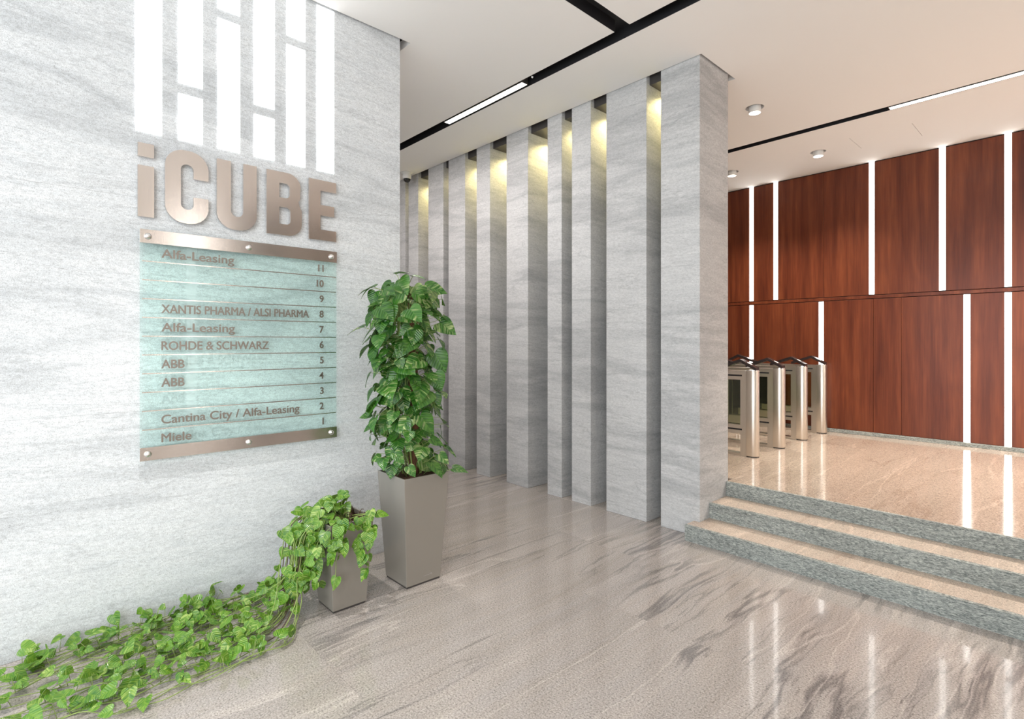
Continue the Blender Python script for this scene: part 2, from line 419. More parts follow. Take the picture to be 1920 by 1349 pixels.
names_l = ['leftmost lower wood wall light strip, behind the turnstile lids',
           'lower wood wall light strip right behind the last turnstile post',
           'lower wood wall light strip with no strip above it, second from the right edge',
           'lower wood wall light strip at the right edge, directly beneath an upper strip']
for strips, names, z0, z1, wh in ((up_strips, names_u, ZR1+.006, 4.246, 'upper'), (lo_strips, names_l, ZU+.053, ZR0-.004, 'lower')):
    for i, sx in enumerate(strips):
        e = empty('light_strip', (sx, YW+.01, z0))
        tag(e, names[i] if i < len(names) else 'white %s wood wall light strip beyond the right photo edge, %s' % (wh, 'nearer' if i == len(names) else 'farther'), 'light', 'white light strips in the wood wall')
        child(MB().box(sx-SWH, sx+SWH, YW+.004, YW+.012, z0, z1).build('diffuser', M['wood_led']), e)
        child(MB().box(sx-SWH, sx+SWH, YW+.0125, YW+.04, z0, z1).build('channel', M['dark']), e)

# ------------------------------------------------------------------ ceiling with slots and recesses
CX = 3.0
holes = [(-9, -3.905, -5, 2.44), (-9, -2.318, 4.402, 5.06),                 # recess round sign wall and colonnade
         (-9, 3.0, 3.575, 3.71), (-2.637, -2.49, -5, 3.60), (-9, 3.0, 6.86, 6.985),
         (-1.403, -1.399, 7.58, 8.14), (-2.032, -2.028, 7.57, 8.08)]
downs = [(-2.46, 5.84), (-2.46, 7.82), (-3.62, 7.80)]
RD = .092
xs = sorted({-9., 3.0} | {v for h in holes for v in h[:2]} | {v for d in downs for v in (d[0]-.1, d[0]+.1)})
ys = sorted({-5., 8.80} | {v for h in holes for v in h[2:]} | {v for d in downs for v in (d[1]-.1, d[1]+.1)})
cb = MB()
def in_hole(x, y):
    return any(a < x < b and c < y < d for a, b, c, d in holes) or any(abs(x-a) < .1 and abs(y-b) < .1 for a, b in downs)
for y0, y1 in zip(ys[:-1], ys[1:]):
    run = None
    for x0, x1 in zip(xs[:-1], xs[1:]):
        solid = not in_hole((x0+x1)/2, (y0+y1)/2)
        if solid:
            if run is None: run = x0
        if run is not None and (not solid or x1 == xs[-1]):
            cb.box(run, x1 if solid else x0, y0, y1, ZC, ZC+.08); run = None
for (dx, dy) in downs:      # square tile with a round hole
    seg = 32
    def ring(rr, z, sq=False):
        out = []
        for i in range(seg):
            a = 2*PI*i/seg+PI/4; ca, sa = math.cos(a), math.sin(a)
            f = .1/max(abs(ca), abs(sa)) if sq else rr
            out.append((dx+ca*f, dy+sa*f, z))
        return out
    cb.loft([ring(0, ZC, True), ring(RD, ZC), ring(RD, ZC+.08), ring(0, ZC+.08, True)], True, False)
struct(cb.build('ceiling', M['white']))
struct(MB().box(-9, 3.0, -5, 9.0, ZC+.18, ZC+.25).build('ceiling_deck', M['black']))
def liner(n, x0, x1, y0, y1, d=.10):
    b = MB(); t = .003
    b.box(x0, x1, y0, y1, ZC+d, ZC+d+t); b.box(x0, x1, y0, y0+t, ZC+.0005, ZC+d); b.box(x0, x1, y1-t, y1, ZC+.0005, ZC+d)
    b.box(x0, x0+t, y0, y1, ZC+.0005, ZC+d); b.box(x1-t, x1, y0, y1, ZC+.0005, ZC+d)
    struct(b.build('trim_%d' % n, M['black']))
b = MB(); t = .003; zz0, zz1 = ZC+.0005, ZC+.10
b.box(-9, 3.0, 3.7095-t, 3.7095, zz0, zz1); b.box(-9, -2.637, 3.5755, 3.5755+t, zz0, zz1); b.box(-2.49, 3.0, 3.5755, 3.5755+t, zz0, zz1)
b.box(-2.6365, -2.6365+t, -5, 3.5785, zz0, zz1); b.box(-2.4905-t, -2.4905, -5, 3.5785, zz0, zz1)
b.box(-9, 3.0, 3.5755, 3.7095, zz1, zz1+t); b.box(-2.6365, -2.4905, -5, 3.5755, zz1, zz1+t)
struct(b.build('trim_1', M['black']))
liner(2, -9, 3.0, 6.8605, 6.9845)

def slot_lamp(x0, x1, y0, y1, label, watts):
    e = empty('linear_ceiling_light', ((x0+x1)/2, (y0+y1)/2, ZC))
    tag(e, label, 'ceiling light')
    h = MB(); z0 = ZC-.004; t = .008
    h.box(x0, x1, y0, y0+t, z0, ZC+.09); h.box(x0, x1, y1-t, y1, z0, ZC+.09); h.box(x0, x0+t, y0+t, y1-t, z0, ZC+.09); h.box(x1-t, x1, y0+t, y1-t, z0, ZC+.09)
    h.box(x0+t, x1-t, y0+t, y1-t, ZC+.02, ZC+.09)
    child(h.build('housing', M['steel_t']), e)
    child(MB().box(x0+t, x1-t, y0+t, y1-t, z0-.001, ZC+.005).build('diffuser', M['led']), e)
slot_lamp(-5.04, -3.747, 3.595, 3.675, 'short linear lamp glowing in the black ceiling slot above the colonnade', 30)
slot_lamp(-1.482, 1.2, 6.885, 6.965, 'long linear lamp in the black ceiling slot in front of the wood wall', 60)
se = MB().lathe([(.010, 0), (.010, -.008), (.006, -.012), (.003, -.016)], -3.61, 3.60, 20, ZC+.002).build('ceiling_sensor', M['white_plastic'])
tag(se, 'tiny white sensor knob on the black ceiling slot edge beside the glowing linear lamp', 'sensor')

# round downlights
for i, (dx, dy) in enumerate(downs):
    e = empty('round_downlight', (dx, dy, ZC))
    tag(e, ['nearest round white downlight in the ceiling beside the big end column',
            'round white downlight just above the wood cladding, between two light strips',
            'round white downlight half hidden by the end column edge'][i], 'ceiling light', 'round downlights')
    child(MB().lathe([(.0585, -.058), (.062, -.054), (.062, .07), (.0585, .07)], dx, dy, 32, ZC).build('lamp_body', M['white_plastic']), e)
    child(MB().lathe([(.05, -.0600), (.057, -.0582)], dx, dy, 32, ZC).build('lens', M['spot_led']), e)
    child(MB().lathe([(.093, .075), (.093, .08)], dx, dy, 32, ZC).build('recess_plate', M['dark']), e)
    lamp('downlight_beam', 'SPOT', (dx, dy, ZC-.07), 240, (1, .90, .78), (dx, dy, 0), spot_size=1.9, spot_blend=.9, shadow_soft_size=.05)

# ------------------------------------------------------------------ colonnade
cols = [(-8.15, -7.93), (-7.62, -7.21), (-7.115, -6.845), (-6.574, -6.20), (-6.075, -5.70), (-5.454, -5.185), (-4.871, -4.495),
        (-4.179, -3.964), (-3.817, -3.556), (-3.354, -2.88), (-2.725, -2.336)]
cl = {10: 'broad square end column of the stone colonnade, beside the steps',
      9: 'broad flat stone column just left of the end column',
      8: 'medium stone column, third from the steps end',
      7: 'narrow stone column, fourth from the steps end, slimmest front of the near ones',
      6: 'wide stone column, fifth from the steps end, below the middle of the ceiling slot',
      5: 'slim stone column, sixth from the steps end, between two wider ones',
      4: 'stone column whose foot shows right beside the tall potted plant',
      3: 'stone column rising directly behind the right side of the tall plant',
      2: 'slim stone column behind the tall plant, under the dome camera',
      1: 'last stone column visible, a sliver beside the sign wall edge',
      0: 'farthest stone column of the row, hidden past the sign wall'}
for i, (a, bq) in enumerate(cols):
    o = MB().box(a, bq, 4.41, 4.953, 0, ZC+.15).build('stone_column', M['column'], bevel=.004)
    tag(o, cl[i], 'column', 'grey granite columns of the colonnade')
nl = ['beside the end column', 'second niche lamp from the end column', 'third niche lamp from the end column', 'fourth niche lamp from the end column',
      'in the widest niche, fifth from the end column', 'sixth niche lamp from the end column', 'in the very thin slit, seventh from the end column',
      'eighth from the end column, right of the dome camera', 'ninth from the end column, left of the dome camera', 'beyond the sign wall edge']
for j in range(len(cols)-1):
    a, bq = cols[j][1]+.004, cols[j+1][0]-.004
    idx = len(cols)-2-j
    e = empty('niche_downlight', ((a+bq)/2, 4.7, 4.19))
    tag(e, 'dark boxed light between columns, '+nl[idx], 'niche light', 'dark niche lights between the columns')
    child(MB().box(a, bq, 4.463, 4.952, 4.19, 4.39).build('housing', M['dark']), e)
    r = min(.035, (bq-a)*.38)
    child(MB().lathe([(r, -.006), (r*1.05, .001)], (a+bq)/2, 4.78, 20, 4.19).build('lens', M['warm_led']), e)
    lamp('niche_beam', 'SPOT', ((a+bq)/2+.0*(bq-a), 4.78, 4.175), 24.0 if bq-a > .12 else 13.0, (1, .84, .38), ((a+bq)/2, 4.74, 0), spot_size=2.6, spot_blend=.6, shadow_soft_size=.02)

# dome camera
e = empty('dome_camera', (-6.93, 4.27, ZC)); tag(e, 'small white dome security camera on the ceiling edge above the colonnade', 'camera')
child(MB().lathe([(.03, 0), (.095, -.001), (.080, -.015), (.064, -.02), (.064, -.075), (.058, -.092), (.03, -.095)][::-1], -6.93, 4.27, 28, ZC).build('housing', M['white_plastic']), e)
child(MB().lathe([(.008, -.145), (.03, -.138), (.048, -.118), (.056, -.095)], -6.93, 4.27, 28, ZC).build('dome', M['glassdark']), e)

# ------------------------------------------------------------------ sign wall: backlit strips
XF = -3.93
pan = [(.524, .661, 3.005, 4.245, 'leftmost tall white lit panel above the letter i'),
       (.748, .886, 3.005, 3.302, 'short white lit panel above the letter C'),
       (.748, .886, 3.368, 4.245, 'white lit panel stacked above the short one over the letter C'),
       (.973, 1.111, 3.005, 3.874, 'long white lit panel above the letter U left stroke'),
       (.973, 1.111, 3.935, 4.245, 'upper piece of white lit panel third from the left, cut by the photo top'),
       (1.199, 1.338, 3.005, 3.301, 'short white lit panel above the gap between U and B'),
       (1.199, 1.338, 3.366, 4.245, 'white lit panel stacked above the short one over U and B'),
       (1.421, 1.557, 3.005, 3.868, 'long white lit panel above the letter B right side'),
       (1.421, 1.557, 3.930, 4.245, 'upper piece of white lit panel fifth from the left, above the long one over B'),
       (1.642, 1.778, 3.005, 4.245, 'rightmost tall white lit panel above the letter E')]
for y0, y1, z0, z1, lb in pan:
    o = MB().box(XF+.0005, XF+.006, y0, y1, z0, z1).build('light_panel', M['logo_led'], bevel=.0008)
    tag(o, lb, 'light panel', 'white lit panels above the sign letters')

def curve_mesh(name, loops, ext, mat, parent=None, bev=0):
    """loops in (u,v) metres -> extruded mesh facing +X on the sign wall (u = +Y, v = +Z), origin at wall face"""
    cu = bpy.data.curves.new('tmp', 'CURVE'); cu.dimensions = '2D'; cu.fill_mode = 'BOTH'; cu.extrude = ext/2; cu.bevel_depth = bev
    for L in loops:
        sp = cu.splines.new('POLY'); sp.points.add(len(L)-1); sp.use_cyclic_u = True
        for p, (a, b2) in zip(sp.points, L): p.co = (a, b2, 0, 1)
    return _to_mesh(cu, name, mat)
def _to_mesh(cu, name, mat):
    o = bpy.data.objects.new('tmp', cu); C.objects.link(o)
    dg = bpy.context.evaluated_depsgraph_get(); dg.update()
    me = bpy.data.meshes.new_from_object(o.evaluated_get(dg)); me.name = name
    bpy.data.objects.remove(o); me.materials.clear(); me.materials.append(mat)
    for p in me.polygons: p.use_smooth = False
    return me
SIGNROT = Matrix(((0, 0, 1, 0), (1, 0, 0, 0), (0, 1, 0, 0), (0, 0, 0, 1)))   # local (u,v,n) -> world (n,u,v)

def arc(cx, cy, rx, ry, a0, a1, n=14):
    return [(cx+rx*math.cos(math.radians(a0+(a1-a0)*i/n)), cy+ry*math.sin(math.radians(a0+(a1-a0)*i/n))) for i in range(n+1)]
LH = .447
def letter_i():
    w = .083; return [[(0, 0), (w, 0), (w, .311), (0, .311)], [(0, .365), (w, .365), (w, LH), (0, LH)]]
def letter_C():
    W, s, t = .241, .085, .080; r = .11; ri = .035; ov = .008
    o = [(W, .165)] + [(W, r-ov)] + arc(W-r, r-ov, r, r, 0, -90)[1:] + arc(r, r-ov, r, r, -90, -180) + arc(r, LH-r+ov, r, r, 180, 90) + arc(W-r, LH-r+ov, r, r, 90, 0) + [(W, LH-.165), (W-s, LH-.165)]
    o += [(W-s, LH-t-ri)] + arc(W-s-ri, LH-t-ri, ri, ri, 0, 90)[1:] + arc(s+ri, LH-t-ri, ri, ri, 90, 180) + arc(s+ri, t+ri, ri, ri, 180, 270) + arc(W-s-ri, t+ri, ri, ri, 270, 360) + [(W-s, .165)]
    return [o]
def letter_U():
    W, s, t = .247, .085, .080; r = .11; ri = .04; ov = .008
    o = [(0, LH), (0, r-ov)] + arc(r, r-ov, r, r, 180, 270)[1:] + arc(W-r, r-ov, r, r, 270, 360) + [(W, LH), (W-s, LH), (W-s, t+ri)] + arc(W-s-ri, t+ri, ri, ri, 0, -90)[1:] + arc(s+ri, t+ri, ri, ri, 270, 180) + [(s, LH)]
    return [o]
def letter_B():
    W, s, t = .244, .085, .078; r = .095; ri = .03; m = .232
    o = [(0, 0)] + arc(W-r, r, r, r, -90, 0) + [(W, m-.075)] + arc(W-.055, m-.055, .055, .055, -15, 42, 6) + arc(W-.065, m+.058, .055, .055, -42, 15, 6) + [(W-.008, LH-r)] + arc(W-.008-r, LH-r, r, r, 0, 90)[1:] + [(0, LH)]
    hb = .118
    def hole(x1, z0, z1): return [(s, z0)] + arc(x1-ri, z0+ri, ri, ri, -90, 0) + arc(x1-ri, z1-ri, ri, ri, 0, 90) + [(s, z1)]
    return [o, hole(W-s+.005, t, m-.033), hole(W-s, m+.033, LH-t)]
def letter_E():
    W, s, t = .208, .086, .078
    return [[(0, 0), (W, 0), (W, t), (s, t), (s, LH/2-t/2), (W-.015, LH/2-t/2), (W-.015, LH/2+t/2), (s, LH/2+t/2), (s, LH-t), (W, LH-t), (W, LH), (0, LH)]]
for fn, y0, lb in ((letter_i, .532, 'lowercase letter i with square dot, first of the big metal sign letters'),
                   (letter_C, .672, 'capital letter C of the big metal sign'), (letter_U, .962, 'capital letter U of the big metal sign'),
                   (letter_B, 1.275, 'capital letter B of the big metal sign'), (letter_E, 1.572, 'capital letter E, last of the big metal sign letters')):
    me = curve_mesh('sign_letter', fn(), .020, M['steel'], bev=.0)
    o = bpy.data.objects.new('sign_letter', me); C.objects.link(o)
    o.matrix_world = Matrix.Translation((XF+.024, y0, 2.482)) @ SIGNROT
    tag(o, 'brushed steel '+lb, 'letter', 'big brushed steel sign letters')
    for q in range(2):     # stand-off pins
        pass

# directory board
D0 = empty('directory_sign', (XF, 1.16, 1.0))
tag(D0, 'tinted glass floor directory with steel rails, tenant names and floor numbers', 'sign')
XG = XF+.034
child(MB().box(XG, XG+.008, .541, 1.779, 1.003, 2.402).build('glass_panel', M['glass'], bevel=.001), D0)
def text_mesh(body, size=1.0, off=0.0, ext=.0015):
    cu = bpy.data.curves.new('tmp', 'FONT'); cu.body = body; cu.size = size; cu.offset = off; cu.extrude = ext
    return _to_mesh(cu, 'lettering', M['steel_dark'])
def place_text(body, u0, u1, z, cap, name='tenant_name', mat=None, align=None, parent=D0, x=XG+.0095, bold=.0):
    me = text_mesh(body, 1.0, bold, .0015)
    xsv = [v.co.x for v in me.vertices]; capm = text_mesh('H', 1.0, bold); ch = max(v.co.y for v in capm.vertices)-min(v.co.y for v in capm.vertices); yb = min(v.co.y for v in capm.vertices)
    x0, x1 = min(xsv), max(xsv); s = cap/ch
    sx = (u1-u0)/(x1-x0) if u1 is not None else s*.92
    if u1 is None and align == 'R': u0 = u0-(x1-x0)*sx
    for v in me.vertices: v.co = Vector(((v.co.x-x0)*sx, (v.co.y-yb)*s, v.co.z*.7))
    if cap > .02:      # heavier strokes
        bm = bmesh.new(); bm.from_mesh(me); src = list(bm.verts)+list(bm.edges)+list(bm.faces)
        for dx, dy, dz in ((.0016, 0, .0001), (-.0016, 0, .0002), (0, .0012, .0003), (0, -.0012, .0004)):
            g = bmesh.ops.duplicate(bm, geom=src)
            for q in g['geom']:
                if isinstance(q, bmesh.types.BMVert): q.co += Vector((dx, dy, dz))
        bm.to_mesh(me); bm.free()
    if mat: me.materials.clear(); me.materials.append(mat)
    o = bpy.data.objects.new(name, me); C.objects.link(o)
    o.matrix_world = Matrix.Translation((x, u0, z)) @ SIGNROT
    o.parent = parent; o.matrix_parent_inverse = Matrix.Translation(parent.location).inverted() if parent.type == 'EMPTY' and parent.rotation_euler.z == 0 else parent.matrix_world.inverted()
    return o
names = {11: ('Alfa-Leasing', 1.062), 8: ('XANTIS PHARMA / ALSI PHARMA', 1.566), 7: ('Alfa-Leasing', 1.067), 6: ('ROHDE & SCHWARZ', 1.284),
         5: ('ABB', .774), 4: ('ABB', .774), 2: ('Cantina City / Alfa-Leasing', 1.497), 1: ('Miele', .812)}
for n in range(11, 0, -1):
    kk = 11-n; zl = 2.213-.1139*kk
    if n > 1: child(MB().box(XG+.0082, XG+.0105, .552, 1.774, zl-.004, zl+.002).build('divider_line', M['steel']), D0)
    place_text(str(n), 1.677, None, zl+.033, .049, 'floor_number', align='R', bold=.008)
    if n in names: place_text(names[n][0], .652, names[n][1], zl+.029, .052)
for z0, z1 in ((2.322, 2.405), (1.0, 1.080)):
    rl = child(MB().box(XG+.0085, XG+.0125, .54, 1.780, z0, z1).build('steel_rail', M['steel'], bevel=.0008), D0)
    for yy in (.581, 1.155, 1.735):
        zc = (z0+z1)/2
        s = MB(); pr = [(.020, 0), (.020, .004), (.016, .012), (.009, .018), (.003, .0195)]
        for (r, h) in pr: pass
        rings = [[(XG+.0127+h, yy+r*math.cos(2*PI*q/24), zc+r*math.sin(2*PI*q/24)) for q in range(24)] for r, h in pr]
        s.loft(rings); s.sm = [True]*len(s.f)
        so = s.build('screw_cap', M['chrome']); so.parent = rl
        so.matrix_parent_inverse = Matrix.Translation(D0.location).inverted() @ Matrix.Identity(4); so.matrix_parent_inverse = (Matrix.Translation(D0.location) @ rl.matrix_parent_inverse).inverted()
        ps = MB(); ps.box(XF+.0005, XG, yy-.008, yy+.008, zc-.008, zc+.008)
        po = ps.build('spacer', M['chrome']); po.parent = rl; po.matrix_parent_inverse = so.matrix_parent_inverse.copy()

# ------------------------------------------------------------------ turnstiles
def frame_plate(b, x0, x1, y0, y1, z0, z1, oz0, oz1, ox0, ox1):
    b.box(x0, x1, y0, y1, oz1, z1); b.box(x0, x1, y0, y1, z0, oz0); b.box(x0, ox0, y0, y1, oz0, oz1); b.box(ox1, x1, y0, y1, oz0, oz1)
def turnstile():
    e = empty('turnstile', (0, 0, 0))
    L = 1.34; r = .068
    # end posts: rounded upright at each end (x=0 near, x=-L far)
    for xc, sg in ((0, 1), (-L, -1)):
        ring = []
        pts = [(sg*(r*math.cos(a)), r*math.sin(a)) for a in [math.radians(-90+180*i/20) for i in range(21)]]
        pts = [(-sg*.05, -r)] + pts + [(-sg*.05, r)]
        if sg < 0: pts = pts[::-1]
        b = MB(); b.loft([[(xc+x, y, z) for x, y in pts] for z in (0.012, .985)])
        for i in range(len(b.sm)-2): b.sm[i] = True
        p = b.build('post', M['steel_t'], e, bevel=.002)
        cb2 = MB(); cb2.loft([[(xc+x*.97, y*.97, z) for x, y in pts] for z in (.985, .995)]); cb2.build('cap', M['chrome'], p)
        cb2 = MB(); cb2.loft([[(xc+x*.93, y*.93, z) for x, y in pts] for z in (0, .012)]); cb2.build('foot', M['dark'], p)
    x1 = -.05; x0 = -L+.05
    body = MB()
    for y0, y1 in ((-.060, -.050), (.050, .060)):
        body.box(x0, x1, y0, y1, .88, .975); body.box(x0, x1, y0, y1, .255, .36)      # top and lower rails
        for a, b2 in ((x1-.07, x1), (x0, x0+.07)):
            body.box(a, b2, y0, y1, .36, .88); body.box(a, b2, y0, y1, .0, .255)
        body.box(-L/2-.05, -L/2+.05, y0, y1, .36, .88)
    body.box(x0, x1, -.060, .060, .975, .985); body.box(x0, x1, -.05, .05, .255, .262)
    body.box(x0+.01, x1-.01, -.05, .05, .0, .03)
    body.build('body_frame', M['steel_t'], e)
    for y0, y1 in ((-.0615, -.0602), (.0602, .0615)):
        for a, b2 in ((x1-.30, x1-.05), (x0+.05, x0+.30)):
            for zs in (.921, .298): MB().box(a, b2, y0, y1, zs, zs+.018).build('slot_inlay', M['black'], e)
    g = MB(); g.box(x0+.07, x1-.07, -.035, -.029, .362, .878); g.box(x0+.07, x1-.07, .029, .035, .362, .878); g.build('side_glass', M['gate_glass'], e)
    # bent black reader lids, one at each end
    for xc, sg in ((0, 1), (-L, -1)):
        prof = [(xc+sg*.05, .990), (xc-sg*.13, 1.085), (xc-sg*.40, .990)]
        b = MB(); h = .034
        for (ax, az), (bx2, bz) in zip(prof[:-1], prof[1:]):
            b.loft([[(ax, -.048, az), (ax, .048, az), (ax, .048, az+h), (ax, -.048, az+h)], [(bx2, -.048, bz), (bx2, .048, bz), (bx2, .048, bz+h), (bx2, -.048, bz+h)]])
        ld = b.build('reader_lid', M['lid'], e)
        d = MB(); q0, q1 = .35, .6
        pa = (prof[0][0]+(prof[1][0]-prof[0][0])*q0, prof[0][1]+(prof[1][1]-prof[0][1])*q0+h+.001); pb = (prof[0][0]+(prof[1][0]-prof[0][0])*q1, prof[0][1]+(prof[1][1]-prof[0][1])*q1+h+.001)
        d.loft([[(pa[0], -.022, pa[1]-.001), (pa[0], .022, pa[1]-.001), (pa[0], .022, pa[1]), (pa[0], -.022, pa[1])], [(pb[0], -.022, pb[1]-.001), (pb[0], .022, pb[1]-.001), (pb[0], .022, pb[1]), (pb[0], -.022, pb[1])]])
        d.build('reader_window', M['white_plastic'], ld)
    # glass wing that swings out of the middle of the body
    wg = MB(); wg.box(-L/2-.009, -L/2+.009, .061, .32, .30, .93)
    wp = wg.build('gate_wing', M['gate_glass'], e)
    MB().tube([(-L/2, .0635, .28), (-L/2, .0635, .95)], .012, 10).build('hinge_bar', M['chrome'], wp)
    return e
M['lid'] = plain('black_lid', (.03, .022, .022), .22)
ts = turnstile()
for i, (x, y) in enumerate([(-2.63, 6.195), (-2.63, 6.96), (-2.64, 7.76), (-2.64, 8.54)]):
    o = ts if i == 0 else copy_tree(ts)
    o.location = (x, y, ZU)
    tag(o, ['nearest steel turnstile pedestal, half hidden behind the end column', 'second nearest steel turnstile pedestal with black peaked lid',
            'third steel turnstile pedestal, next to the one by the wood wall', 'farthest steel turnstile pedestal, standing against the wood wall'][i], 'turnstile', 'steel turnstile pedestals in a row')

# ------------------------------------------------------------------ planters and plants
def planter(name, cx, cy, hb, ht, h, label):
    e = empty(name, (cx, cy, 0)); tag(e, label, 'potted plant')
    def sq(hf, z): return [(-hf, -hf, z), (hf, -hf, z), (hf, hf, z), (-hf, hf, z)]
    b = MB(); f = (ht-hb)/h
    b.loft([sq(hb, .012), sq(ht, h), sq(ht-.012, h), sq(ht-.012-f*.04, h-.04)], True, False)
    b.f.append((3, 2, 1, 0)); b.sm.append(False)
    pot = b.build('planter_pot', M['pot'], e, bevel=.004)
    MB().loft([sq(hb-.006, 0), sq(hb-.006, .012)]).build('pot_foot', M['dark'], pot)
    s = MB(); n = 10; hs = ht-.013-f*.03; rnd = random.Random(3)
    for i in range(n+1):
        for j in range(n+1):
            s.v.append((-hs+2*hs*i/n, -hs+2*hs*j/n, h-.03+(rnd.uniform(-.006, .012) if 0 < i < n and 0 < j < n else 0)))
    for i in range(n):
        for j in range(n):
            q = i*(n+1)+j; s.f.append((q, q+n+1, q+n+2, q+1)); s.sm.append(True)
    s.build('soil', M['soil'], e)
    return e, pot

LM = [.13, .145, .22, .35, .50, .66, .82, .93, 1.0]
LE = [(.02, .10), (.20, .0), (.37, .055), (.44, .21), (.43, .38), (.34, .58), (.20, .77), (.075, .91), (.004, 1.0)]
class Leaves:
    def __init__(s): s.v = []; s.f = []; s.uv = []; s.r = []
    def add(s, base, tip_dir, normal, size, rnd, wid=1.0, curl=.25, fold=.22):
        T = Vector(tip_dir).normalized(); N = Vector(normal); N = (N-T*N.dot(T))
        N = N.normalized() if N.length > 1e-4 else T.orthogonal().normalized()
        B = T.cross(N); rr = rnd.random(); n0 = len(s.v); P = Vector(base); bend = curl*rnd.uniform(.4, 1.3); fo = fold*rnd.uniform(.3, 1.4)
        wv = rnd.uniform(.0, .03); ph = rnd.uniform(0, 6)
        for i, (ym, (xe, ye)) in enumerate(zip(LM, LE)):
            for side in (-1, -.55, 0, .55, 1):
                a = abs(side); xx = side*xe*wid; yy = ym+(ye-ym)*a**1.5
                z = fo*abs(xx)*(1-.7*abs(xx)) - bend*yy*yy + wv*math.sin(ph+9*yy+side*2)*a + (0.02 if a == .55 else 0)
                s.v.append(tuple(P+(B*xx+T*(yy-.13)+N*z)*size)); s.uv.append((xx, yy)); s.r.append(rr)
        for i in range(len(LM)-1):
            for k2 in range(4):
                q = n0+i*5+k2; s.f.append((q, q+1, q+6, q+5))
    def build(s, name, mat, parent):
        me = bpy.data.meshes.new(name); me.from_pydata(s.v, [], s.f); me.update()
        uv = me.uv_layers.new(name='leaf')
        for lp in me.loops: uv.data[lp.index].uv = s.uv[lp.vertex_index]
        at = me.attributes.new('rnd', 'FLOAT', 'POINT')
        for i, r in enumerate(s.r): at.data[i].value = r
        for p in me.polygons: p.use_smooth = True
        me.materials.append(mat); o = bpy.data.objects.new(name, me); C.objects.link(o); o.parent = parent
        m = o.modifiers.new('sub', 'SUBSURF'); m.levels = 1; m.render_levels = 1
        return o

# --- tall climbing pothos
e1, pot1 = planter('potted_pothos', -3.365, 2.125, .143, .187, .78, 'tall climbing variegated plant on a coir pole in the big glossy taupe planter')
rnd = random.Random(11)
pole = MB(); rings = []
for i in range(25):
    z = .75+i*1.33/24
    rings.append([((.034+.003*rnd.random())*math.cos(2*PI*q/14)+.008*math.sin(z*2), (.034+.003*rnd.random())*math.sin(2*PI*q/14), z) for q in range(14)])
pole.loft(rings); pole.sm = [True]*len(pole.f); pole.build('support_pole', M['moss'], e1)
lv = Leaves(); sm = MB()
def petiole(sm, a, b, sag=.03, r=.0022):
    a = Vector(a); b = Vector(b); pts = [a.lerp(b, t)+Vector((0, 0, sag*4*t*(1-t))) for t in (0, .33, .66, 1)]
    sm.tube(pts, r, 5, r*.8)
def radius_at(z):
    t = (z-.78)/1.37
    return .235+.03*math.sin(t*PI)+.025*math.sin(t*9)
for v in range(9):      # climbing stems winding up the pole
    ph = v*.7; pts = []
    for i in range(22):
        z = .75+i*1.28/21; rr = .05+.035*(.5+.5*math.sin(z*5+v)); a = ph+z*(.8 if v % 2 else -.6)+.25*math.sin(z*7+v)
        pts.append((rr*math.cos(a), rr*math.sin(a), z))
    sm.tube(pts, .0055, 6, .003)
N = 270
for i in range(N):
    z = .84+1.28*((i+.5)/N)+rnd.uniform(-.03, .03); a = i*2.39996+rnd.uniform(-.3, .3)
    inner = rnd.random() < .25
    R = radius_at(z)*(rnd.uniform(.45, .7) if inner else rnd.uniform(.78, 1.15))
    size = rnd.choice([rnd.uniform(.07, .12), rnd.uniform(.11, .185)])*(1.12 if z > 1.2 else .92)
    out = Vector((math.cos(a), math.sin(a), 0))
    base = out*(R-size*.25)+Vector((0, 0, z))
    if base.x < -.44: base.x = -.44
    tw = rnd.uniform(-1.1, 1.1); side = Vector((-out.y, out.x, 0))
    tip = out*rnd.uniform(.1, 1.0)+side*tw+Vector((0, 0, -rnd.uniform(.1, 1.25)))
    nrm = out*rnd.uniform(.5, 1.1)+Vector((0, 0, rnd.uniform(.3, 1.1)))+side*rnd.uniform(-.3, .3)
    lv.add(base, tip, nrm, size, rnd, rnd.uniform(.85, 1.1))
    petiole(sm, out*.045+Vector((0, 0, z-rnd.uniform(.03, .12))), base, .02)
# crown and a few leaves that stick out of the outline
sp = [((-.02, -.06, 2.22), (.5, .5, .15), (0, 0, 1), .12), ((.05, .04, 2.20), (.8, .5, -.1), (0, -.2, 1), .12), ((.16, .08, 2.11), (.9, .8, -.15), (.5, -.7, .8), .18),
      ((-.13, -.17, 2.12), (-.6, -.5, -.2), (.2, -.2, 1), .16), ((-.06, -.20, 2.08), (.0, -.3, -1), (.6, -.8, .3), .13),
      ((-.24, -.20, 1.83), (-.8, -.75, -.25), (.2, -.2, 1), .16), ((.20, .17, 1.86), (.7, .5, -.5), (.7, -.5, .5), .17),
      ((.17, .15, 1.64), (.45, .4, -1), (.7, -.5, .3), .19), ((.18, .14, 1.49), (.3, .3, -1), (.7, -.5, .2), .16), ((.20, .12, 1.34), (.4, .2, -1), (.7, -.5, .2), .12),
      ((.22, .20, .80), (.9, .8, -.15), (.2, -.2, 1), .13), ((.23, .10, .92), (.5, .3, -.6), (.6, -.5, .6), .10), ((.04, -.19, .86), (.1, -.3, -1), (.6, -.8, .3), .12),
      ((.0, .0, 2.17), (.2, -.6, -.4), (.4, -.6, .8), .13), ((.10, .02, 2.12), (.6, .1, -.6), (.5, -.6, .6), .13), ((-.1, -.05, 2.16), (-.2, -.6, -.5), (.3, -.6, .8), .13),
      ((.14, .13, 2.04), (.6, .5, -.6), (.5, -.6, .6), .11)]
for b_, t_, n_, s_ in sp:
    lv.add(b_, t_, n_, s_, rnd, 1.0, .2); petiole(sm, Vector((b_[0]*.3, b_[1]*.3, b_[2]-.12)), b_, .02, .0026)
